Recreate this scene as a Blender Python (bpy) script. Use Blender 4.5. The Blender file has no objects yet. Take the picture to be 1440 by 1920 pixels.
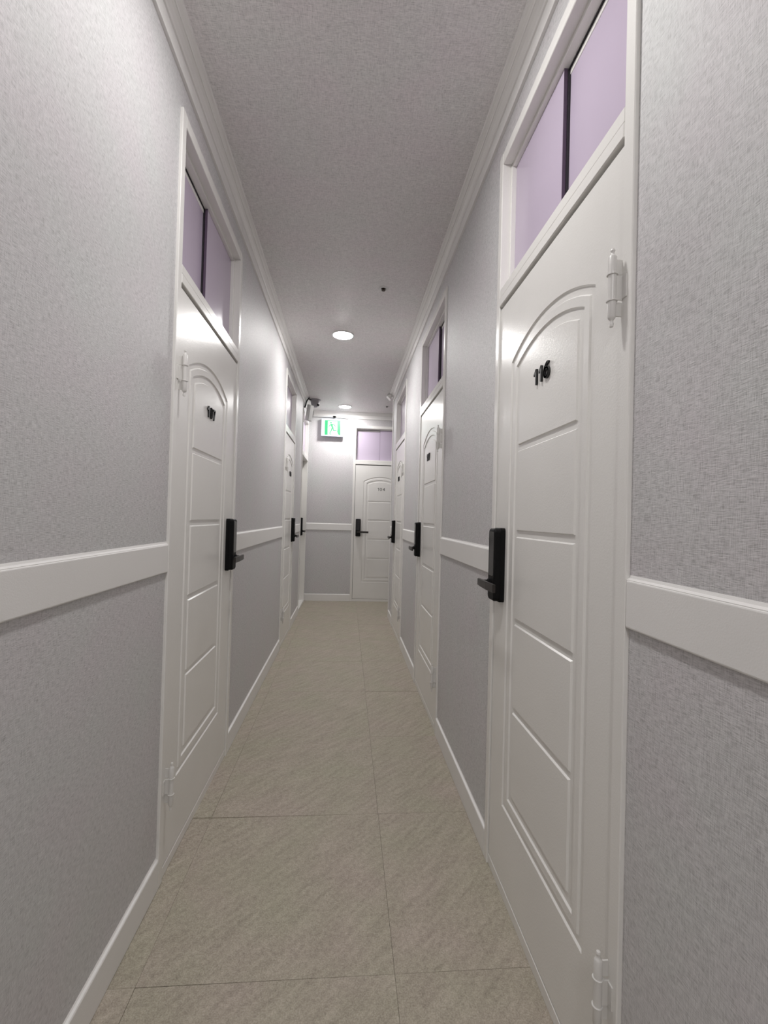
import bpy, bmesh, math, random
from mathutils import Vector, Matrix
from mathutils.geometry import tessellate_polygon
random.seed(7)
C = bpy.context.scene.collection

# ------------------------------------------------------------------ camera
CH, YAW, PITCH, ROLL, FPX = 1.1908, 0.0802, 0.0132, 0.0271, 859.4
cd = bpy.data.cameras.new('camera'); cam = bpy.data.objects.new('camera', cd); C.objects.link(cam)
cd.sensor_fit = 'HORIZONTAL'; cd.sensor_width = 36.0; cd.lens = FPX / 1440.0 * 36.0
cd.clip_start = 0.02; cd.clip_end = 60
Fv = Vector((math.sin(YAW)*math.cos(PITCH), math.cos(YAW)*math.cos(PITCH), math.sin(PITCH)))
Rv = Vector((math.cos(YAW), -math.sin(YAW), 0)); Uv = Rv.cross(Fv)
R2 = math.cos(ROLL)*Rv + math.sin(ROLL)*Uv; U2 = -math.sin(ROLL)*Rv + math.cos(ROLL)*Uv
cam.matrix_world = Matrix(((R2.x, U2.x, -Fv.x, 0), (R2.y, U2.y, -Fv.y, 0), (R2.z, U2.z, -Fv.z, CH), (0, 0, 0, 1)))
bpy.context.scene.camera = cam

# ------------------------------------------------------------------ world, exposure, lamps
w = bpy.data.worlds.new('world'); bpy.context.scene.world = w; w.use_nodes = True
w.node_tree.nodes['Background'].inputs[0].default_value = (0.5, 0.5, 0.52, 1)
w.node_tree.nodes['Background'].inputs[1].default_value = 0.02
vs = bpy.context.scene.view_settings
vs.view_transform = 'Standard'; vs.look = 'None'; vs.gamma = 1; vs.use_curve_mapping = False
vs.exposure = 0.0
LAMP = 203.0                   # emission of the round LED ceiling lights
LIGHTS = [(-0.075, 3.735), (-0.068, 6.16), (-0.04, 1.12), (-0.05, -1.15)]

# ------------------------------------------------------------------ material helpers
def newmat(name):
    m = bpy.data.materials.new(name); m.use_nodes = True
    nt = m.node_tree; b = nt.nodes['Principled BSDF']
    return m, nt, b
def nd(nt, typ, **kw):
    n = nt.nodes.new(typ)
    for k, v in kw.items():
        if k in n.inputs: n.inputs[k].default_value = v
        else: setattr(n, k, v)
    return n
def mapped(nt, scale, rot=(0, 0, 0), coord='Object'):
    tc = nd(nt, 'ShaderNodeTexCoord'); mp = nd(nt, 'ShaderNodeMapping')
    mp.inputs['Scale'].default_value = scale; mp.inputs['Rotation'].default_value = rot
    nt.links.new(tc.outputs[coord], mp.inputs['Vector']); return mp.outputs['Vector']
def noise(nt, vec, scale=1.0, detail=2.0, rough=0.5):
    n = nd(nt, 'ShaderNodeTexNoise'); n.inputs['Scale'].default_value = scale
    n.inputs['Detail'].default_value = detail; n.inputs['Roughness'].default_value = rough
    nt.links.new(vec, n.inputs['Vector']); return n.outputs['Fac']
def math_(nt, op, a, b=None, c=None):
    n = nd(nt, 'ShaderNodeMath', operation=op)
    for i, x in enumerate((a, b, c)):
        if x is None: continue
        if isinstance(x, (int, float)): n.inputs[i].default_value = x
        else: nt.links.new(x, n.inputs[i])
    return n.outputs[0]
def ramp(nt, fac, stops):
    n = nd(nt, 'ShaderNodeValToRGB'); e = n.color_ramp.elements
    while len(e) < len(stops): e.new(0.5)
    for i, (p, c) in enumerate(stops): e[i].position = p; e[i].color = (*c, 1)
    nt.links.new(fac, n.inputs['Fac']); return n.outputs['Color']
def bump(nt, b, h, strength, dist):
    n = nd(nt, 'ShaderNodeBump'); n.inputs['Strength'].default_value = strength; n.inputs['Distance'].default_value = dist
    nt.links.new(h, n.inputs['Height']); nt.links.new(n.outputs['Normal'], b.inputs['Normal'])

def wallpaper(name, axis, base, contrast=1.0):
    # woven linen wallpaper: short thread strokes in two directions
    m, nt, b = newmat(name)
    fine, lng = 820.0, 62.0
    if axis == 'x': sh, sv, sg = (300, lng, fine), (300, fine, lng), (1, 160, 160)       # surface in the YZ plane
    elif axis == 'y': sh, sv, sg = (lng, 300, fine), (fine, 300, lng), (160, 1, 160)     # XZ plane
    else: sh, sv, sg = (lng, fine, 300), (fine, lng, 300), (160, 160, 1)                 # ceiling
    h = noise(nt, mapped(nt, sh), 1, 3, 0.6); v = noise(nt, mapped(nt, sv), 1, 3, 0.6)
    g = noise(nt, mapped(nt, sg), 1, 2, 0.5)
    cloud = noise(nt, mapped(nt, (5, 5, 5)), 1, 3, 0.5)
    mx = math_(nt, 'ADD', math_(nt, 'MULTIPLY', h, 0.52), math_(nt, 'MULTIPLY', v, 0.40))
    mx = math_(nt, 'ADD', mx, math_(nt, 'MULTIPLY', g, 0.08))
    d = 0.145*contrast
    col = ramp(nt, mx, [(0.36, tuple(c*(1-2.6*d) for c in base)), (0.49, base), (0.62, tuple(min(1, c*(1+1.6*d)) for c in base))])
    hs = nd(nt, 'ShaderNodeMixRGB', blend_type='MULTIPLY'); hs.inputs[0].default_value = 1
    tint = ramp(nt, cloud, [(0.3, (0.975, 1.0, 0.985)), (0.7, (1.0, 0.975, 0.99))])
    nt.links.new(col, hs.inputs[1]); nt.links.new(tint, hs.inputs[2]); nt.links.new(hs.outputs[0], b.inputs['Base Color'])
    b.inputs['Roughness'].default_value = 0.48; b.inputs['Specular IOR Level'].default_value = 0.45
    # slow waviness of the boards behind the paper, and butt seams every 0.93 m
    und = noise(nt, mapped(nt, (6, 6, 0.5) if axis != 'z' else (2, 2, 2)), 1, 1, 0.5)
    hh = math_(nt, 'ADD', math_(nt, 'MULTIPLY', mx, 1.0), math_(nt, 'MULTIPLY', und, 3.0))
    if axis != 'z':
        sx = nd(nt, 'ShaderNodeSeparateXYZ'); nt.links.new(mapped(nt, (1, 1, 1)), sx.inputs[0])
        fr = math_(nt, 'FRACT', math_(nt, 'DIVIDE', math_(nt, 'ADD', sx.outputs['Y' if axis == 'x' else 'X'], 5.02), 0.53))
        near = math_(nt, 'LESS_THAN', math_(nt, 'ABSOLUTE', math_(nt, 'SUBTRACT', fr, 0.5)), 0.004)
        hh = math_(nt, 'SUBTRACT', hh, math_(nt, 'MULTIPLY', near, 0.5))
    bump(nt, b, hh, 0.8, 0.0016)
    return m
WALLC = (0.605, 0.592, 0.60)
M = {}
M['wall_x'] = wallpaper('linen_wallpaper_side', 'x', WALLC)
M['wall_y'] = wallpaper('linen_wallpaper_end', 'y', WALLC)
M['ceil'] = wallpaper('linen_wallpaper_ceiling', 'z', (0.76, 0.735, 0.735), 0.9)

def paint(name, col, rough, bscale=330, bstr=0.25):
    m, nt, b = newmat(name)
    v = mapped(nt, (1, 1, 1)); n = noise(nt, v, bscale, 2, 0.5); n2 = noise(nt, v, 3.5, 2, 0.5)
    c = ramp(nt, n2, [(0.3, tuple(x*0.97 for x in col)), (0.7, col)])
    nt.links.new(c, b.inputs['Base Color']); b.inputs['Roughness'].default_value = rough
    b.inputs['Specular IOR Level'].default_value = 0.5
    bump(nt, b, n, bstr, 0.0006)
    return m
M['paint'] = paint('white_door_enamel', (0.83, 0.815, 0.79), 0.25, 260, 0.5)
M['trim'] = paint('white_trim_paint', (0.83, 0.815, 0.80), 0.40, 380, 0.3)
M['hinge'] = paint('painted_hinge_metal', (0.72, 0.705, 0.685), 0.28, 500, 0.15)
M['lilac'] = paint('lilac_transom_film', (0.53, 0.455, 0.57), 0.22, 600, 0.04)
M['caulk'] = paint('grey_caulk', (0.35, 0.34, 0.32), 0.7)

def plain(name, col, rough, spec=0.5, metal=0.0):
    m, nt, b = newmat(name)
    v = mapped(nt, (1, 1, 1)); n = noise(nt, v, 200, 2, 0.5)
    c = ramp(nt, n, [(0.3, tuple(x*0.92 for x in col)), (0.7, col)])
    nt.links.new(c, b.inputs['Base Color']); b.inputs['Roughness'].default_value = rough
    b.inputs['Specular IOR Level'].default_value = spec; b.inputs['Metallic'].default_value = metal
    return m
M['black'] = plain('black_lock_body', (0.004, 0.004, 0.0045), 0.55, 0.18)
M['gloss'] = plain('black_glossy_touch_panel', (0.012, 0.012, 0.014), 0.12, 0.5)
M['lever'] = plain('dark_bronze_lever', (0.035, 0.030, 0.028), 0.35, 0.5, 0.3)
M['digit'] = plain('black_acrylic_digit', (0.008, 0.008, 0.009), 0.35)
M['digit_grey'] = plain('dark_grey_digit', (0.07, 0.07, 0.07), 0.45)
M['dark'] = plain('dark_track_and_gap_shade', (0.012, 0.009, 0.014), 0.6)
M['edge'] = plain('plum_sash_edge', (0.10, 0.065, 0.11), 0.5)
M['grey_plastic'] = plain('grey_camera_plastic', (0.30, 0.285, 0.31), 0.45)
M['white_plastic'] = plain('white_plastic', (0.72, 0.72, 0.71), 0.4)
M['bezel'] = plain('pale_blue_white_bezel', (0.62, 0.68, 0.80), 0.35)
M['brass'] = plain('dark_brass', (0.05, 0.035, 0.025), 0.35, 0.5, 0.6)

def emit(name, col, s):
    m = bpy.data.materials.new(name); m.use_nodes = True; nt = m.node_tree
    b = nt.nodes['Principled BSDF']; b.inputs['Base Color'].default_value = (0.02, 0.02, 0.02, 1)
    b.inputs['Emission Color'].default_value = (*col, 1); b.inputs['Emission Strength'].default_value = s
    return m
LEVEL = [1.02, 1.22, 0.84, 1.7]      # brightness set per lamp to shape the gradient; unseen rear one boosted as fill
for i_, l_ in enumerate(LEVEL): M['led%d' % i_] = emit('led_diffuser', (1.0, 0.985, 0.965), LAMP*l_)
M['sign_white'] = emit('lit_sign_white', (0.93, 1.0, 0.95), 1.7)
M['sign_green'] = emit('lit_sign_green', (0.0, 0.70, 0.23), 1.1)

# floor tile: beige-grey stone print with fine speckle and diagonal veins
m, nt, b = newmat('beige_stone_tile')
oi = nd(nt, 'ShaderNodeObjectInfo')
tc = nd(nt, 'ShaderNodeTexCoord')
sc = nd(nt, 'ShaderNodeVectorMath', operation='SCALE'); sc.inputs['Scale'].default_value = 1.0
cmb = nd(nt, 'ShaderNodeCombineXYZ'); 
nt.links.new(math_(nt, 'MULTIPLY', oi.outputs['Random'], 30.0), cmb.inputs['X']); nt.links.new(math_(nt, 'MULTIPLY', oi.outputs['Random'], 17.0), cmb.inputs['Y'])
add = nd(nt, 'ShaderNodeVectorMath', operation='ADD'); nt.links.new(tc.outputs['Object'], add.inputs[0]); nt.links.new(cmb.outputs[0], add.inputs[1])
def tmap(scale, rot=(0, 0, 0)):
    mp = nd(nt, 'ShaderNodeMapping'); mp.inputs['Scale'].default_value = scale; mp.inputs['Rotation'].default_value = rot
    nt.links.new(add.outputs[0], mp.inputs['Vector']); return mp.outputs['Vector']
sp = noise(nt, tmap((260, 260, 260)), 1, 3, 0.7)
sp2 = noise(nt, tmap((75, 75, 75)), 1, 3, 0.6)
mpr = nd(nt, 'ShaderNodeMapping'); mpr.inputs['Scale'].default_value = (46, 7, 10)
nt.links.new(tmap((1, 1, 1), (0, 0, 0.78)), mpr.inputs['Vector'])
vein = noise(nt, mpr.outputs['Vector'], 1, 5, 0.6)
cl = noise(nt, tmap((4, 4, 4)), 1, 3, 0.5)
f = math_(nt, 'ADD', math_(nt, 'MULTIPLY', sp, 0.50), math_(nt, 'MULTIPLY', sp2, 0.25))
f = math_(nt, 'ADD', f, math_(nt, 'MULTIPLY', vein, 0.25))
col = ramp(nt, f, [(0.36, (0.26, 0.232, 0.19)), (0.50, (0.40, 0.36, 0.30)), (0.64, (0.54, 0.495, 0.425))])
tint = ramp(nt, cl, [(0.3, (0.97, 1.0, 0.93)), (0.7, (1.03, 0.985, 1.0))])
mm = nd(nt, 'ShaderNodeMixRGB', blend_type='MULTIPLY'); mm.inputs[0].default_value = 1
nt.links.new(col, mm.inputs[1]); nt.links.new(tint, mm.inputs[2]); nt.links.new(mm.outputs[0], b.inputs['Base Color'])
b.inputs['Roughness'].default_value = 0.62; b.inputs['Specular IOR Level'].default_value = 0.35
bump(nt, b, f, 0.35, 0.001)
M['tile'] = m
M['joint'] = plain('dark_tile_joint', (0.045, 0.04, 0.033), 0.9)

# ------------------------------------------------------------------ geometry helpers
def link(name, bm, mat, parent=None, smooth=False, recalc=True):
    if recalc: bmesh.ops.recalc_face_normals(bm, faces=bm.faces)
    me = bpy.data.meshes.new(name); bm.to_mesh(me); bm.free()
    me.materials.append(mat)
    if smooth:
        for p in me.polygons: p.use_smooth = True
        me.set_sharp_from_angle(angle=math.radians(38))
    o = bpy.data.objects.new(name, me); C.objects.link(o)
    if parent: o.parent = parent
    return o
def tag(o, label=None, cat=None, group=None, kind=None):
    if label: o['label'] = label
    if cat: o['category'] = cat
    if group: o['group'] = group
    if kind: o['kind'] = kind
    return o
def empty(name, loc, rz=0):
    o = bpy.data.objects.new(name, None); C.objects.link(o); o.location = loc; o.rotation_euler = (0, 0, rz)
    o.empty_display_size = 0.1; return o
def box(bm, a, b, bev=0.0, seg=1):
    x0, x1 = sorted((a[0], b[0])); y0, y1 = sorted((a[1], b[1])); z0, z1 = sorted((a[2], b[2]))
    vs_ = [bm.verts.new((x, y, z)) for x in (x0, x1) for y in (y0, y1) for z in (z0, z1)]
    fs = []
    for q in ((0, 1, 3, 2), (4, 6, 7, 5), (0, 4, 5, 1), (2, 3, 7, 6), (0, 2, 6, 4), (1, 5, 7, 3)):
        fs.append(bm.faces.new([vs_[i] for i in q]))
    if bev > 0:
        es = list({e for f_ in fs for e in f_.edges})
        bmesh.ops.bevel(bm, geom=es, offset=bev, segments=seg, affect='EDGES', profile=0.5)
    return vs_
def tube(bm, p0, p1, r0, r1=None, n=16, cap=True):
    r1 = r0 if r1 is None else r1
    p0, p1 = Vector(p0), Vector(p1); d = (p1-p0).normalized()
    a = d.orthogonal().normalized(); c = d.cross(a)
    A = [bm.verts.new(p0+(a*math.cos(t)+c*math.sin(t))*r0) for t in [2*math.pi*i/n for i in range(n)]]
    B = [bm.verts.new(p1+(a*math.cos(t)+c*math.sin(t))*r1) for t in [2*math.pi*i/n for i in range(n)]]
    for i in range(n): bm.faces.new((A[i], A[(i+1) % n], B[(i+1) % n], B[i]))
    if cap: bm.faces.new(A[::-1]); bm.faces.new(B)
def lathe(bm, prof, n=24, org=(0, 0, 0)):
    # prof: list of (r, z) ; r==0 closes with a point
    rings = []
    for r, z in prof:
        if r < 1e-6: rings.append([bm.verts.new((org[0], org[1], org[2]+z))])
        else: rings.append([bm.verts.new((org[0]+r*math.cos(2*math.pi*i/n), org[1]+r*math.sin(2*math.pi*i/n), org[2]+z)) for i in range(n)])
    for A, B in zip(rings, rings[1:]):
        for i in range(n):
            j = (i+1) % n
            if len(A) == 1 and len(B) == 1: continue
            if len(A) == 1: bm.faces.new((A[0], B[i], B[j]))
            elif len(B) == 1: bm.faces.new((A[i], A[j], B[0]))
            else: bm.faces.new((A[i], A[j], B[j], B[i]))
def cable(bm, pts, r, n=8):
    for a, b_ in zip(pts, pts[1:]): tube(bm, a, b_, r, r, n)
def extrude_profile(bm, prof, p0, p1, fn):
    # prof: closed list of 2D points (u, v); fn(u, v, t) -> 3D with t the run coordinate
    A = [bm.verts.new(fn(u, v, p0)) for u, v in prof]; B = [bm.verts.new(fn(u, v, p1)) for u, v in prof]
    k = len(prof)
    for i in range(k): bm.faces.new((A[i], A[(i+1) % k], B[(i+1) % k], B[i]))
    bm.faces.new(A[::-1]); bm.faces.new(B)

# ------------------------------------------------------------------ room dimensions
XL, XR = -0.561, 0.517          # casing planes
WL_, WR_ = -0.570, 0.526        # wallpaper planes
YE, WE = 6.511, 6.520           # casing plane / wallpaper plane of the end wall
YB = -2.4; ZC = 2.675; YC = 5.50; XFAR = 1.9; TH = 0.16
ZT = 2.458; ZTO = 2.498         # transom opening head, casing top
# doors: hinge edge, latch edge, casing near/far outer
D = {
 116: dict(y0=.847, y1=1.572, n=.812, f=1.607, c=1.202, hw=.250, lock=1.476, num=1.212),
 117: dict(y0=2.545, y1=3.315, n=2.510, f=3.350, c=2.930, hw=.2625, lock=3.219, num=2.970),
 118: dict(y0=4.262, y1=5.035, n=4.227, f=5.070, c=4.645, hw=.2625, lock=4.935, num=4.695),
 107: dict(y0=1.545, y1=2.318, n=1.508, f=2.355, c=1.9135, hw=.2575, lock=2.213, num=1.920),
 106: dict(y0=4.140, y1=4.850, n=4.105, f=4.885, c=4.482, hw=.262, lock=4.748, num=4.55),
 105: dict(y0=5.655, y1=6.385, n=5.620, f=6.420, c=6.02, hw=.25, lock=6.262, num=6.0),
}
# ------------------------------------------------------------------ structure: walls
def wall_boxes(bm, x0, x1, ya, yb, doors):
    y = ya
    for d in sorted(doors, key=lambda q: q['n']):
        a, c = d['n']+0.012, d['f']-0.012
        box(bm, (x0, y, 0), (x1, a, ZC)); box(bm, (x0, a, ZTO-0.012), (x1, c, ZC)); y = c
    if y < yb: box(bm, (x0, y, 0), (x1, yb, ZC))
bm = bmesh.new(); wall_boxes(bm, WL_-TH, WL_, YB, WE, [D[107], D[106], D[105]])
tag(link('wall_left', bm, M['wall_x']), 'left corridor wall in grey linen wallpaper, pierced by three doors', 'wall', kind='structure')
bm = bmesh.new(); wall_boxes(bm, WR_, WR_+TH, YB, YC-0.002, [D[116], D[117], D[118]])
tag(link('wall_right', bm, M['wall_x']), 'right corridor wall in grey linen wallpaper, ending at a corner before the far door', 'wall', kind='structure')
E104 = dict(x0=.825, x1=.103, c=.464, hw=.238, lock=.118)   # hinge on the right
bm = bmesh.new()
a, c = 0.068+0.012, 0.860-0.012
box(bm, (WL_-TH, WE, 0), (a, WE+TH, ZC)); box(bm, (a, WE, ZTO-0.012), (c, WE+TH, ZC)); box(bm, (c, WE, 0), (XFAR, WE+TH, ZC))
tag(link('wall_end', bm, M['wall_y']), 'grey wallpapered wall closing the far end of the corridor', 'wall', kind='structure')
bm = bmesh.new(); box(bm, (WL_-TH, YB-TH, 0), (WR_+TH, YB, ZC))
tag(link('wall_back', bm, M['wall_y']), 'wallpapered wall behind the viewpoint', 'wall', kind='structure')
bm = bmesh.new(); box(bm, (XFAR, YC-TH, 0), (XFAR+TH, WE+TH, ZC)); box(bm, (WR_+TH, YC-TH, 0), (XFAR, YC-0.002, ZC))
tag(link('wall_passage', bm, M['wall_x']), 'wallpapered walls of the side passage hidden right of the far corner', 'wall', kind='structure')
bm = bmesh.new(); box(bm, (WL_-TH, YB-TH, ZC), (XFAR+TH, WE+TH, ZC+0.12))
tag(link('ceiling', bm, M['ceil']), 'grey linen-textured papered corridor ceiling', 'ceiling', kind='structure')
# ------------------------------------------------------------------ floor with tiles
bm = bmesh.new(); box(bm, (WL_-TH, YB-TH, -0.10), (XFAR+TH, WE+TH, -0.0035))
floor = tag(link('floor', bm, M['joint']), 'beige-grey stone-look tiled corridor floor', 'floor', kind='structure')
cols = [(-1.145, -.495), (-.495, .158), (.158, .81), (.81, 1.46), (1.46, 2.11)]
rows = [1.205+.65*k for k in range(-6, 9)]
first = True
for r in rows:
    for ci, (xa, xb) in enumerate(cols):
        x0, x1 = max(xa, WL_-0.001), xb; y0, y1 = max(r, YB), min(r+.65, WE)
        if y1-y0 < .01: continue
        if y0 < YC-0.05:
            lim = WR_+0.001
            if y1 > YC and x0 < lim and x1 > lim: lim = x1 if x1 <= XFAR else XFAR
            if x0 >= WR_ and y1 <= YC: continue
            if x0 >= WR_: y0 = YC
            else: x1 = min(x1, lim) if y1 <= YC else min(x1, XFAR)
        x1 = min(x1, XFAR)
        if x1-x0 < .01: continue
        g = 0.00035; bm = bmesh.new()
        box(bm, (x0+g, y0+g, -0.0035), (x1-g, y1-g, 0.0), 0.0003)
        bm.verts.ensure_lookup_table()
        tx, ty, tz = random.uniform(-1, 1)*.0004, random.uniform(-1, 1)*.0004, random.uniform(0, .0003)
        key = (ci, round(r, 3))
        for v in bm.verts:
            if v.co.z > -0.001:
                u, q = (v.co.x-x0)/(x1-x0)-.5, (v.co.y-y0)/(y1-y0)-.5
                v.co.z += tz + tx*u + ty*q
                if key == (0, 1.205) and q > 0: v.co.z -= .0022
                if key == (1, 1.205) and q > 0 and u < -.3: v.co.z -= .0018
                if key == (1, 0.555) and q > 0 and abs(u) < .3: v.co.z -= 0
                if key == (0, 1.855) and q < 0: v.co.z += .0016; v.co.y += .0015
                if key == (1, 1.855) and q < 0 and u < 0: v.co.z += .0012
                if key == (2, 2.505) and q > 0: v.co.z -= .0012
                if key == (1, 1.205) and q < 0 and u < 0: v.co.z += .0007
                if key == (1, 0.555) and q > 0 and u < 0: v.co.z -= .0006
            elif key in ((0, 1.205),) : pass
        cx, cy = (x0+x1)/2, (y0+y1)/2
        bmesh.ops.translate(bm, verts=bm.verts, vec=(-cx, -cy, 0))
        t = link('floor_tile', bm, M['tile'], floor); t.location = (cx, cy, 0)
# thin joint lines where tiles have opened up
# ------------------------------------------------------------------ chair rails, baseboards
RZ0, RZ1, BZ = 1.000, 1.089, 0.0955
def strip(name, side, a, b, z0, z1, label, cat, mat='trim', off=0.0):
    bm = bmesh.new()
    if side == 'L': box(bm, (WL_, a, z0), (XL-off, b, z1), .0038, 3)
    elif side == 'R': box(bm, (WR_, a, z0), (XR+off, b, z1), .0038, 3)
    elif side == 'E': box(bm, (a, WE, z0), (b, YE+off, z1), .0038, 3)
    elif side == 'B': box(bm, (a, YB, z0), (b, YB+.009, z1), .0022, 2)
    k = .010 if z0 > .5 else .007
    if side in 'LR':
        w_, f_ = (WL_-.0005, XL-off-.0015) if side == 'L' else (WR_+.0005, XR+off+.0015)
        extrude_profile(bm, [(w_, z1-.002), (f_, z1-.002), (f_, z1+.0003), ((w_*2+f_)/3, z1+k*.35), (w_, z1+k)], a+.0005, b-.0005, lambda u, v, t: (u, t, v))
    elif side == 'E':
        w_, f_ = WE+.0005, YE+off+.0015
        extrude_profile(bm, [(w_, z1-.002), (f_, z1-.002), (f_, z1+.0003), ((w_*2+f_)/3, z1+k*.35), (w_, z1+k)], a+.0005, b-.0005, lambda u, v, t: (t, u, v))
    return tag(link(name, bm, M[mat]), label, cat, kind='structure')
Rsec = [(YB, .812, 'nearest the viewer'), (1.607, 2.510, 'between doors 116 and 117'), (3.350, 4.227, 'between the second and third right doors'), (5.070, 5.468, 'between the third right door and the corner')]
Lsec = [(YB, 1.508, 'nearest the viewer, before door 107'), (2.355, 4.105, 'between door 107 and the next left door'), (4.885, 5.620, 'between the second and third left doors')]
n = 1
for side, secs, nm in (('L', Lsec, 'left'), ('R', Rsec, 'right')):
    for a, b_, t in secs:
        strip('trim_%d' % n, side, a, b_, RZ0, RZ1, 'white chair rail on the %s wall %s' % (nm, t), 'chair rail', off=.0006); n += 1
        strip('baseboard_%s' % nm, side, a, b_, 0, BZ, 'white baseboard on the %s wall %s' % (nm, t), 'baseboard', off=-.0006)
strip('trim_%d' % n, 'E', WL_, .068, RZ0, RZ1, 'white chair rail on the far end wall left of door 104', 'chair rail', off=.0006); n += 1
strip('baseboard_end', 'E', WL_, .068, 0, BZ, 'white baseboard on the far end wall left of door 104', 'baseboard', off=-.0006)
strip('baseboard_end', 'E', .860, XFAR, 0, BZ, 'white baseboard on the end wall right of door 104, behind the corner', 'baseboard')
strip('trim_%d' % n, 'E', .860, XFAR, RZ0, RZ1, 'white chair rail on the end wall right of door 104, behind the corner', 'chair rail'); n += 1
strip('trim_%d' % n, 'B', WL_, WR_, RZ0, RZ1, 'white chair rail on the wall behind the viewer', 'chair rail'); n += 1
strip('baseboard_back', 'B', WL_, WR_, 0, BZ, 'white baseboard on the wall behind the viewer', 'baseboard')
# white corner bead at the end of the right wall
bm = bmesh.new(); box(bm, (XR+.001, YC-.032, 0), (WR_, YC+.014, 2.59), .002, 2); box(bm, (WR_, YC-.002, 0), (WR_+.03, YC+.014, 2.59), .002, 2)
tag(link('trim_%d' % n, bm, M['trim']), 'white corner bead on the right wall corner before the far door', 'corner bead', kind='structure'); n += 1
# crown mouldings (distance from wallpaper plane, height)
CROWN = [(0, 2.588), (.010, 2.588), (.011, 2.592), (.011, 2.636), (.0085, 2.638), (.0085, 2.641), (.014, 2.643), (.017, 2.649), (.026, 2.657), (.034, 2.661), (.037, 2.660), (.039, 2.664), (.046, 2.667), (.053, 2.668), (.056, ZC), (0, ZC)]
def crown(label, a, b, fn):
    global n
    bm = bmesh.new(); extrude_profile(bm, CROWN, a, b, fn)
    tag(link('trim_%d' % n, bm, M['trim']), label, 'crown moulding', kind='structure'); n += 1
crown('white crown moulding along the top of the left wall', YB, WE-.02, lambda d, z, t: (WL_+d, t, z))
crown('white crown moulding along the top of the right wall', YB, YC+.014, lambda d, z, t: (WR_-d, t, z))
crown('white crown moulding above the exit sign and door 104', WL_+.063, XFAR, lambda d, z, t: (t, WE-d, z))
crown('white crown moulding on the wall behind the viewer', WL_+.063, WR_-.063, lambda d, z, t: (t, YB+d, z))
# small flared block finishing the right moulding at the corner
bm = bmesh.new()
pr = [(0.0, 2.672), (.030, 2.668), (.055, 2.655), (.030, 2.628), (.006, 2.606), (.0, 2.64)]
extrude_profile(bm, pr, YC-.075, YC+.016, lambda d, z, t: (WR_-.038-d, t, z))
bmesh.ops.bevel(bm, geom=bm.edges, offset=.003, segments=2, affect='EDGES')
tag(link('trim_%d' % n, bm, M['trim']), 'small white flared end block of the right crown moulding', 'moulding end', kind='structure'); n += 1

# ------------------------------------------------------------------ doors
def arch_loop(c, hw, i, zb, s0=.063, zpk=1.771, N=28):
    R = (.25**2+s0**2)/(2*s0) if abs(hw-.25) < 1e-6 else (hw**2+s0**2)/(2*s0)
    zc = zpk-R; r = R-i; h = hw-i
    a = math.asin(h/r)
    pts = [(c-h, zb+i), (c+h, zb+i)]
    pts += [(c+r*math.sin(t), zc+r*math.cos(t)) for t in [a-2*a*k/N for k in range(N+1)]]
    return pts
def rect(a, b, z0, z1): return [(a, z0), (b, z0), (b, z1), (a, z1)]
def plate(bm, outer_b, outer_f, dback, dfront, P, hole_b=None, hole_f=None):
    """raised plate: base outline at dback, front outline at dfront, optional hole; bevelled sides"""
    ob = [bm.verts.new(P(s, dback, z)) for s, z in outer_b]; of = [bm.verts.new(P(s, dfront, z)) for s, z in outer_f]
    k = len(ob)
    for i in range(k): bm.faces.new((ob[i], ob[(i+1) % k], of[(i+1) % k], of[i]))
    loops = [[Vector((s, z, 0)) for s, z in outer_f]]; vv = list(of)
    if hole_f:
        hb = [bm.verts.new(P(s, dback, z)) for s, z in hole_b]; hf = [bm.verts.new(P(s, dfront, z)) for s, z in hole_f]
        k = len(hb)
        for i in range(k): bm.faces.new((hb[i], hf[i], hf[(i+1) % k], hb[(i+1) % k]))
        loops.append([Vector((s, z, 0)) for s, z in hole_f]); vv += hf
    for t in tessellate_polygon(loops):
        try: bm.faces.new([vv[i] for i in t])
        except ValueError: pass
def inset_rect(r, i):
    (a, z0), (b, _), (_, z1), _ = r
    return rect(a+i, b-i, z0+i, z1-i)

def arc(cx, cy, rx, ry, a0, a1, n=14):
    return [(cx+rx*math.cos(math.radians(a0+(a1-a0)*k/n)), cy+ry*math.sin(math.radians(a0+(a1-a0)*k/n))) for k in range(n+1)]
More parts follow.
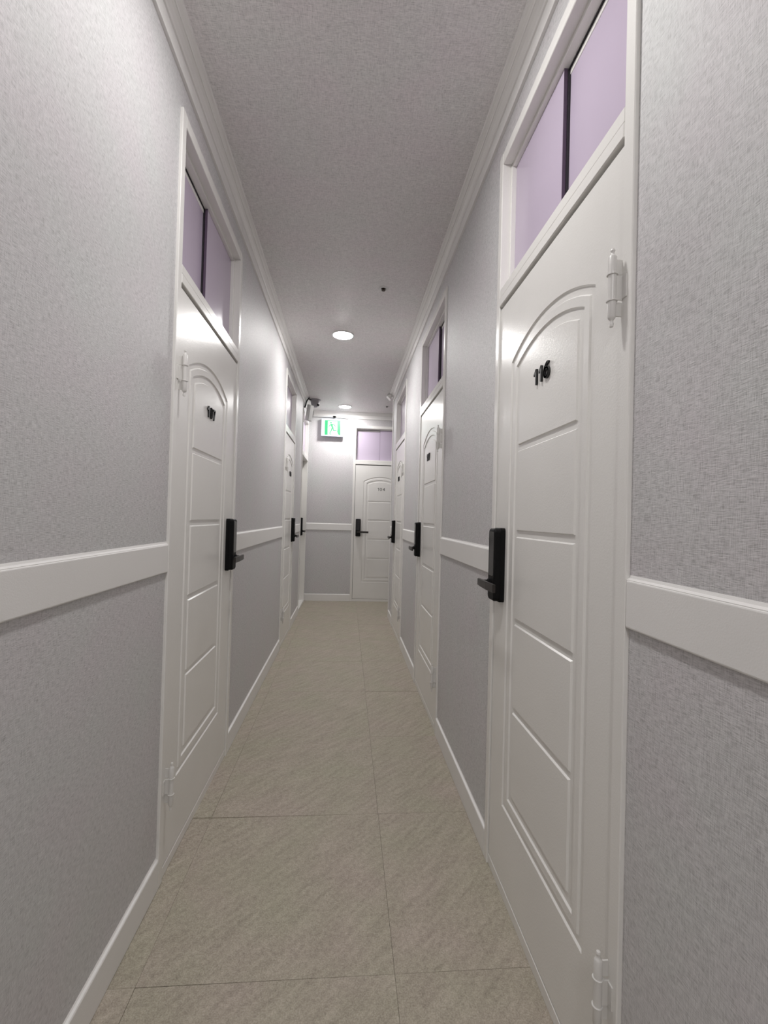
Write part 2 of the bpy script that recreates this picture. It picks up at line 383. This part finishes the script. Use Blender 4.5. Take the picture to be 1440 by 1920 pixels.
# stroke centre lines in units of the digit height, with the advance width
GLYPH = {
 '1': (.50, [[(.10, .66), (.36, .90), (.36, .10)]]),
 '0': (.70, [arc(.35, .5, .25, .40, 0, 360, 28)]),
 '4': (.74, [[(.50, .10), (.50, .90), (.10, .34), (.66, .34)]]),
 '6': (.74, [arc(.37, .36, .27, .26, 0, 360, 24), arc(.62, .40, .52, .50, 178, 98, 10)]),
 '7': (.66, [[(.10, .90), (.56, .90), (.26, .10)]]),
 '8': (.70, [arc(.35, .31, .24, .21, 0, 360, 22), arc(.35, .70, .20, .19, 0, 360, 22)]),
 '5': (.68, [[(.56, .90), (.18, .90), (.14, .52)], arc(.33, .36, .24, .26, 130, -140, 16)]),
}
def glyph(parent, ch, hgt, r, y0, th, mat):
    """one raised digit; local x runs to -x (as read from the corridor), local y outwards"""
    wd, strokes = GLYPH[ch]; bm = bmesh.new()
    for st in strokes:
        for (ax, az), (bx_, bz) in zip(st, st[1:]):
            A_ = Vector((-ax*hgt, az*hgt)); B_ = Vector((-bx_*hgt, bz*hgt)); d = (B_-A_)
            if d.length < 1e-6: continue
            t0 = math.atan2(d.x, -d.y); pts = []
            K = 6 if len(st) < 8 else 3
            for k in range(K+1): t = t0+math.pi*k/K; pts.append((A_.x+r*math.cos(t), A_.y+r*math.sin(t)))
            for k in range(K+1): t = t0+math.pi+math.pi*k/K; pts.append((B_.x+r*math.cos(t), B_.y+r*math.sin(t)))
            lo = [bm.verts.new((x, y0, z)) for x, z in pts]; hi = [bm.verts.new((x, y0+th, z)) for x, z in pts]; k = len(pts)
            for i in range(k): bm.faces.new((lo[i], lo[(i+1) % k], hi[(i+1) % k], hi[i]))
            bm.faces.new(lo[::-1]); bm.faces.new(hi)
    return link('digit', bm, mat, parent), wd*hgt

LEAFD = -.006
def make_door(idx, number, loc, rz, sgn, W, cn, cf, pc, hw, lock, numc, label, rec=0.0, font_bold=True, swap=None):
    """local x along the leaf from the hinge edge (times sgn), local y out to the corridor, z up"""
    P = lambda s, d, z: (sgn*s, d, z)
    R = empty('door_%d' % idx, loc, rz); tag(R, label, 'door', kind='structure')
    def bx(bm, s0, s1, d0, d1, z0, z1, bev=.0018): box(bm, P(s0, d0, z0), P(s1, d1, z1), bev, 1)
    # frame: jambs, head, stops round the transom opening
    bm = bmesh.new()
    bx(bm, -cn, -.003, -.13, 0, 0, ZTO); bx(bm, W+.003, W+cf, -.13, 0, 0, ZTO); bx(bm, -.003, W+.003, -.13, -.0004, ZT, ZTO-.0004)
    bx(bm, -.003, .006, -.13, -.031, 2.0, ZT, .001); bx(bm, W-.006, W+.003, -.13, -.031, 2.0, ZT, .001); bx(bm, .006, W-.006, -.13, -.033, ZT-.012, ZT, .001)
    link('door_frame', bm, M['paint'], R)
    # back panel of the frame so nothing shows behind the leaf
    bm = bmesh.new(); bx(bm, -.003, W+.003, -.155, -.131, 0, ZT, 0); link('frame_backing', bm, M['dark'], R)
    # transom bar, two strips
    bm = bmesh.new(); bx(bm, -.003, W+.003, -.13, 0.0012, 1.945, 1.976, .002); bx(bm, -.003, W+.003, -.13, -.0006, 1.9765, 2.008, .002)
    link('transom_bar', bm, M['paint'], R)
    bm = bmesh.new(); bx(bm, -.003, W+.003, -.13, -.0052, 0, .034, .0015); link('threshold', bm, M['paint'], R)
    # sliding transom panes: far one in the front track, near one behind it
    mid = swap if swap else W*.50
    S0, S1 = .006, W-.006
    F0, F1, B0, B1 = (mid, S1, S0, mid) if not swap else (S0, mid, mid, S1)     # front pane, rear pane
    bm = bmesh.new(); bx(bm, F0, F1, -.056, -.047, 2.008, ZT-.012, .0008)
    p1 = link('window_pane', bm, M['lilac'], R); tag(p1, 'front lilac sliding transom pane')
    bm = bmesh.new()
    if swap: bx(bm, mid+.0002, mid+.002, -.0565, -.0466, 2.008, ZT-.012, 0)
    else: bx(bm, mid-.0018, mid-.0002, -.0565, -.0466, 2.008, ZT-.012, 0)
    link('pane_edge', bm, M['edge'], p1)
    bm = bmesh.new(); bx(bm, B0 if not swap else B0-.03, B1+.03 if not swap else B1, -.073, -.064, 2.008, ZT-.03, .0008)
    p2 = link('window_pane', bm, M['lilac'], R); tag(p2, 'rear lilac sliding transom pane')
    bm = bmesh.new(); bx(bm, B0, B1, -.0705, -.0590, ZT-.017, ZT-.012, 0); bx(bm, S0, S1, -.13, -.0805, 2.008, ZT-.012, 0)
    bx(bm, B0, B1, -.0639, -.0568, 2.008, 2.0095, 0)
    if not swap: bx(bm, mid-.006, mid-.0025, -.0639, -.0575, 2.0096, ZT-.0172, 0)  # black strip standing in for the shade between front and rear panes
    link('pane_track_and_gap_shade', bm, M['dark'], R)
    bm = bmesh.new(); bx(bm, B0, B1, -.0805, -.0620, ZT-.032, ZT-.0172, .001); link('pane_rail', bm, M['paint'], R)
    # leaf
    q = LEAFD-rec; zb0, zt0 = .038, 1.936
    bm = bmesh.new(); bx(bm, .0, W, q-.040, q-.0045, zb0, zt0, 0)
    leaf = link('door_leaf', bm, M['paint'], R)
    A = lambda i: arch_loop(pc, hw, i, .278)
    ch = .0035
    bm = bmesh.new()
    plate(bm, rect(0, W, zb0, zt0), inset_rect(rect(0, W, zb0, zt0), .001), q-.0046, q, P, A(.0), A(-ch))
    link('leaf_surround', bm, M['paint'], leaf)
    bm = bmesh.new(); plate(bm, A(.0165), A(.0165+ch), q-.0046, q, P, A(.045), A(.045-ch)); link('raised_border', bm, M['paint'], leaf)
    # five raised panels
    top = arch_loop(pc, hw, .068, 1.428-.068); topf = arch_loop(pc, hw, .068+ch, 1.428-.068)
    bm = bmesh.new(); plate(bm, top, topf, q-.0046, q, P); link('door_panel', bm, M['paint'], leaf)
    h = hw-.068
    for z0, z1 in ((1.162, 1.411), (.891, 1.144), (.619, .874), (.346, .603)):
        r_ = rect(pc-h, pc+h, z0, z1)
        bm = bmesh.new(); plate(bm, r_, inset_rect(r_, ch), q-.0046, q, P); link('door_panel', bm, M['paint'], leaf)
    # two hinges on the near edge
    for zt in (1.707, .368):
        bm = bmesh.new(); s0, d0 = -.006, q+.026; z = lambda k: zt+k
        o_ = P(s0, d0, 0)
        lathe(bm, [(0, zt-.137), (.0035, zt-.1365), (.0045, zt-.131), (.003, zt-.127), (.0035, zt-.124), (.006, zt-.121), (.0075, zt-.118), (.0078, zt-.088), (.0102, zt-.0875), (.0102, zt-.0855), (.0078, zt-.085),
                   (.0078, zt-.037), (.0102, zt-.0365), (.0102, zt-.0345), (.0078, zt-.034), (.0078, zt-.002), (.006, zt+.001), (.0035, zt+.004), (.003, zt+.008), (.0045, zt+.011), (.0035, zt+.0145), (0, zt+.0155)], 20, o_)
        link('hinge', bm, M['hinge'], R, smooth=True)
        bm = bmesh.new()
        bx(bm, s0-.004, s0-.0005, q+.0, d0+.002, zt-.085, zt-.037, .0006); bx(bm, s0+.0005, s0+.0035, q+.0, d0+.002, zt-.115, zt-.0875, .0006); bx(bm, s0+.0005, s0+.0035, q+.0, d0+.002, zt-.034, zt-.004, .0006)
        bx(bm, s0-.017, s0-.001, q+.004, q+.0085, zt-.083, zt-.039, .0008)
        link('hinge_plate', bm, M['hinge'], R)
    # electronic lock
    L0, L1 = lock, lock+.070
    bm = bmesh.new()
    def rrect(a, b, z0, z1, r, N=6):
        pts = []
        for cx_, cz_, t0 in ((b-r, z0+r, -90), (b-r, z1-r, 0), (a+r, z1-r, 90), (a+r, z0+r, 180)):
            for k in range(N+1):
                t = math.radians(t0+90*k/N); pts.append((cx_+r*math.cos(t), cz_+r*math.sin(t)))
        return pts
    z0, z1 = .922, 1.168
    def shell(bm, prof, a, b, z0, z1, r):
        prev = None
        for d_, i_ in prof:
            lp = [bm.verts.new(P(s, d_, z)) for s, z in rrect(a+i_, b-i_, z0+i_, z1-i_, max(r-i_, .002))]
            if prev:
                k = len(lp)
                for j in range(k): bm.faces.new((prev[j], prev[(j+1) % k], lp[(j+1) % k], lp[j]))
            else: bm.faces.new(lp[::-1])
            prev = lp
        bm.faces.new(prev)
    shell(bm, [(q, 0), (q+.014, 0), (q+.0155, .0015)], L0, L1, z0, z1, .010)
    lk = link('door_lock', bm, M['black'], R)
    bm = bmesh.new(); shell(bm, [(q+.0156, .0012), (q+.030, .0012), (q+.034, .0035), (q+.0355, .007)], L0, L1, z0+.002, z1-.001, .016); link('lock_cover', bm, M['black'], lk)
    bm = bmesh.new(); shell(bm, [(q+.0354, .0), (q+.0364, .0006)], L0+.009, L1-.009, z0+.085, z1-.012, .010); link('touch_panel', bm, M['gloss'], lk)
    bm = bmesh.new(); sc_ = (L0+L1)/2+.004
    tube(bm, P(sc_, q+.033, .984), P(sc_, q+.044, .984), .0125, .0125, 20); tube(bm, P(sc_, q+.044, .984), P(sc_, q+.070, .984), .009, .009, 16)
    link('lever_neck', bm, M['black'], lk)
    bm = bmesh.new(); ln = .150
    # tapering flat lever towards the hinge
    secs = [(sc_+.013, .066, .076, .9735, .9965), (sc_-.02, .068, .078, .9730, .9970), (sc_-ln*.55, .070, .079, .9720, .9975), (sc_-ln, .067, .076, .9715, .9975)]
    prev = None
    for s, da, db, za, zb in secs:
        lp = [bm.verts.new(P(s, q+da, za)), bm.verts.new(P(s, q+db, za)), bm.verts.new(P(s, q+db, zb)), bm.verts.new(P(s, q+da, zb))]
        if prev:
            for j in range(4): bm.faces.new((prev[j], prev[(j+1) % 4], lp[(j+1) % 4], lp[j]))
        else: bm.faces.new(lp[::-1])
        prev = lp
    bm.faces.new(prev); bmesh.ops.bevel(bm, geom=bm.edges, offset=.0012, segments=2, affect='EDGES')
    link('lever_handle', bm, M['lever'], lk)
    # number digits, read from the corridor (towards local -x)
    if number:
        mt = M['digit'] if font_bold else M['digit_grey']
        th = .006 if font_bold else .0015; rr = .0036 if font_bold else .0026
        hg = .0485; gap = .0085; obs = []; tot = 0
        for chh in number:
            ob, wd = glyph(leaf, chh, hg, rr, q, th, mt); obs.append((ob, wd)); tot += wd+gap
        tot -= gap; x = sgn*numc+tot/2
        for ob, wd in obs:
            ob.location = (x, 0, 1.574); x -= wd+gap
    return R

for k, idx, lab in ((116, 1, 'nearest white door on the right wall, numbered 116 with large arched panel'),
                    (117, 2, 'second white door on the right wall, numbered 117'),
                    (118, 3, 'third white door on the right wall, numbered 118, next to the corner')):
    d = D[k]
    make_door(idx, str(k), (XR, d['y0'], 0), math.radians(90), 1, d['y1']-d['y0'], d['y0']-d['n'], d['f']-d['y1'], d['c']-d['y0'], d['hw'], d['lock']-d['y0'], d['num']-d['y0'], lab)
for k, idx, lab, rec in ((107, 4, 'nearest white door on the left wall, numbered 107', 0), (106, 5, 'second white door on the left wall, numbered 106', 0),
                    (105, 6, 'farthest left white door set deep in its frame, seen almost edge-on', .066)):
    d = D[k]
    make_door(idx, str(k) if k != 105 else '', (XL, d['y0'], 0), math.radians(-90), -1, d['y1']-d['y0'], d['y0']-d['n'], d['f']-d['y1'], d['c']-d['y0'], d['hw'], d['lock']-d['y0'], d['num']-d['y0'], lab, rec)
make_door(7, '104', (.825, YE, 0), math.radians(180), 1, .722, .035, .035, .825-.464, .238, .722-.092, .825-.476, 'white door facing the viewer on the far end wall, numbered 104', 0, False, .825-.443)

# ------------------------------------------------------------------ ceiling lights
LL = ['round recessed ceiling light halfway down the corridor', 'round recessed ceiling light farthest away near the exit sign', 'round recessed ceiling light above and just ahead of the viewer', 'round recessed ceiling light behind the viewer']
for li, ((x, y), lb) in enumerate(zip(LIGHTS, LL)):
    L = empty('ceiling_light', (x, y, ZC)); tag(L, lb, 'ceiling light', 'round corridor ceiling lights')
    bm = bmesh.new(); lathe(bm, [(.078, 0), (.0905, 0), (.0915, -.003), (.089, -.007), (.080, -.008), (.078, -.005), (.078, 0)], 48); link('light_ring', bm, M['white_plastic'], L, smooth=True)
    bm = bmesh.new(); lathe(bm, [(.0785, -.001), (.0785, -.006), (.070, -.0085), (.045, -.0105), (0, -.0115)], 48); link('light_diffuser', bm, M['led%d' % li], L, smooth=True)

# ------------------------------------------------------------------ sprinkler heads
for (x, y), lb in (((.194, 2.94), 'dark sprinkler head in a white ring on the ceiling before the light'), ((.487, 6.05), 'tiny dark sprinkler head on the ceiling near the far right corner')):
    S = empty('sprinkler_head', (x, y, ZC)); tag(S, lb, 'sprinkler', 'ceiling sprinkler heads')
    bm = bmesh.new(); lathe(bm, [(.014, 0), (.0345, 0), (.034, -.002), (.026, -.004), (.016, -.003), (.014, 0)], 32); link('escutcheon', bm, M['white_plastic'], S, smooth=True)
    bm = bmesh.new(); lathe(bm, [(0, 0), (.0145, 0), (.0145, -.004), (.007, -.005), (.006, -.008), (.0, -.008)], 20)
    for s in (-1, 1): tube(bm, (s*.006, 0, -.006), (s*.003, 0, -.013), .0016, .0016, 8)
    link('sprinkler_body', bm, M['brass'], S)
    bm = bmesh.new(); lathe(bm, [(0, -.013), (.012, -.0125), (.013, -.014), (0, -.015)], 16); link('deflector', bm, M['brass'], S)

# ------------------------------------------------------------------ exit sign
Y0 = WE-.0005
S = empty('exit_sign', (-.2405, Y0, 2.317)); tag(S, 'lit green and white running-man exit sign high on the far wall', 'exit sign')
bm = bmesh.new(); box(bm, (-.1545, -.0615, 0), (.1545, -.018, .250), .004, 2); box(bm, (-.12, -.018, .03), (.12, 0, .22))
link('housing', bm, M['bezel'], S)
bm = bmesh.new(); box(bm, (-.125, -.0635, .010), (.125, -.0612, .238)); link('lit_panel', bm, M['sign_white'], S)
def flat(bm, pts, y, th=.0006):
    A = [bm.verts.new((x, y, z)) for x, z in pts]; B = [bm.verts.new((x, y-th, z)) for x, z in pts]; k = len(pts)
    for i in range(k): bm.faces.new((A[i], A[(i+1) % k], B[(i+1) % k], B[i]))
    bm.faces.new(A); bm.faces.new(B[::-1])
ox, oz = .2405, -2.317      # world -> local
bm = bmesh.new(); yf = -.0636
gx0, gx1, gz0, gz1 = -.347+ox, -.127+ox, 2.334+oz, 2.541+oz
wx0, wx1, wz1 = -.304+ox, -.171+ox, 2.531+oz
flat(bm, [(gx0, gz0), (wx0, gz0), (wx0, gz1), (gx0, gz1)], yf); flat(bm, [(wx1-.002, gz0+.05), (wx1+.016, gz0+.01), (gx1, gz0), (gx1, gz1), (wx1, gz1), (wx1, gz0+.06)], yf); flat(bm, [(wx0, wz1), (wx1, wz1), (wx1, gz1), (wx0, gz1)], yf)
link('green_surround', bm, M['sign_green'], S)
bm = bmesh.new()
def limb(a, b_, r0, r1):
    global yf
    yf -= .00004
    a = Vector((a[0]+ox, a[1]+oz)); b2 = Vector((b_[0]+ox, b_[1]+oz)); d = (b2-a).normalized(); nrm = Vector((-d.y, d.x))
    t0 = math.atan2(nrm.y, nrm.x); pts = []
    for k in range(7): t = t0+math.pi*k/6; pts.append((a.x+r0*math.cos(t), a.y+r0*math.sin(t)))
    for k in range(7): t = t0+math.pi+math.pi*k/6; pts.append((b2.x+r1*math.cos(t), b2.y+r1*math.sin(t)))
    flat(bm, pts, yf)
limb((-.262, 2.508), (-.2615, 2.5081), .0125, .0125)
limb((-.252, 2.480), (-.238, 2.440), .015, .011)
limb((-.262, 2.482), (-.280, 2.466), .006, .005); limb((-.280, 2.466), (-.292, 2.448), .005, .004)
limb((-.246, 2.486), (-.213, 2.478), .006, .0055); limb((-.213, 2.478), (-.197, 2.456), .0055, .004)
limb((-.234, 2.440), (-.222, 2.398), .009, .0075); limb((-.222, 2.398), (-.178, 2.396), .007, .005)
limb((-.242, 2.440), (-.254, 2.398), .009, .007); limb((-.254, 2.398), (-.274, 2.358), .007, .0055); limb((-.274, 2.358), (-.256, 2.340), .005, .005)
link('running_figure', bm, M['sign_green'], S)

# ------------------------------------------------------------------ raceway and cable over the sign
bm = bmesh.new(); box(bm, (-.514, WE-.040, 2.592), (-.240, WE-.0185, 2.606), .002)
tag(link('cable_raceway', bm, M['white_plastic']), 'thin white cable raceway on the far moulding left of the sign cable', 'cable cover')
bm = bmesh.new(); box(bm, (-.238, WE-.046, 2.588), (-.196, WE-.0185, 2.612), .006, 2)
cable(bm, [(-.200, WE-.040, 2.598), (-.17, WE-.036, 2.597), (-.13, WE-.030, 2.589), (-.06, WE-.026, 2.584), (-.02, WE-.024, 2.5835)], .0032)
cable(bm, [(-.215, WE-.040, 2.592), (-.222, WE-.046, 2.575), (-.224, WE-.05, 2.566)], .005)
tag(link('sign_cable', bm, M['black']), 'black plug and thin cable above the exit sign', 'cable')

# ------------------------------------------------------------------ dome camera and tilted light box in the far left corner
S = empty('security_camera', (-.446, 5.89, ZC)); tag(S, 'grey dome security camera on the ceiling in the far left corner', 'camera')
bm = bmesh.new(); lathe(bm, [(0, 0), (.072, 0), (.073, -.006), (.066, -.012), (.058, -.020), (.052, -.050), (.046, -.072), (.036, -.088), (.018, -.096), (0, -.098)], 32); link('camera_housing', bm, M['grey_plastic'], S, smooth=True)
bm = bmesh.new(); tube(bm, (.028, -.022, -.066), (.046, -.036, -.076), .015, .013, 20); link('camera_lens', bm, M['gloss'], S)
bm = bmesh.new(); box(bm, (-.042, -.085, -.200), (.0, -.0, 0), .005, 2); box(bm, (.0005, -.077, -.192), (.006, -.008, -.008), .002)
o = link('emergency_light', bm, M['white_plastic']); o.location = (-.452, 5.80, 2.575); o.rotation_euler = (0, math.radians(9), math.radians(-32))
tag(o, 'narrow white box light hanging tilted on the left wall below the dome camera', 'wall light')
bm = bmesh.new()
cable(bm, [(-.577+.066, 5.76, 2.668), (-.535, 5.75, 2.63), (-.545, 5.74, 2.60), (-.553, 5.735, 2.56), (-.560, 5.73, 2.535)], .008)
cable(bm, [(-.515, 5.85, 2.668), (-.49, 5.80, 2.650), (-.50, 5.75, 2.645), (-.52, 5.72, 2.640)], .006)
tag(link('camera_cable', bm, M['black']), 'bunched black cable between the dome camera and the box light', 'cable')
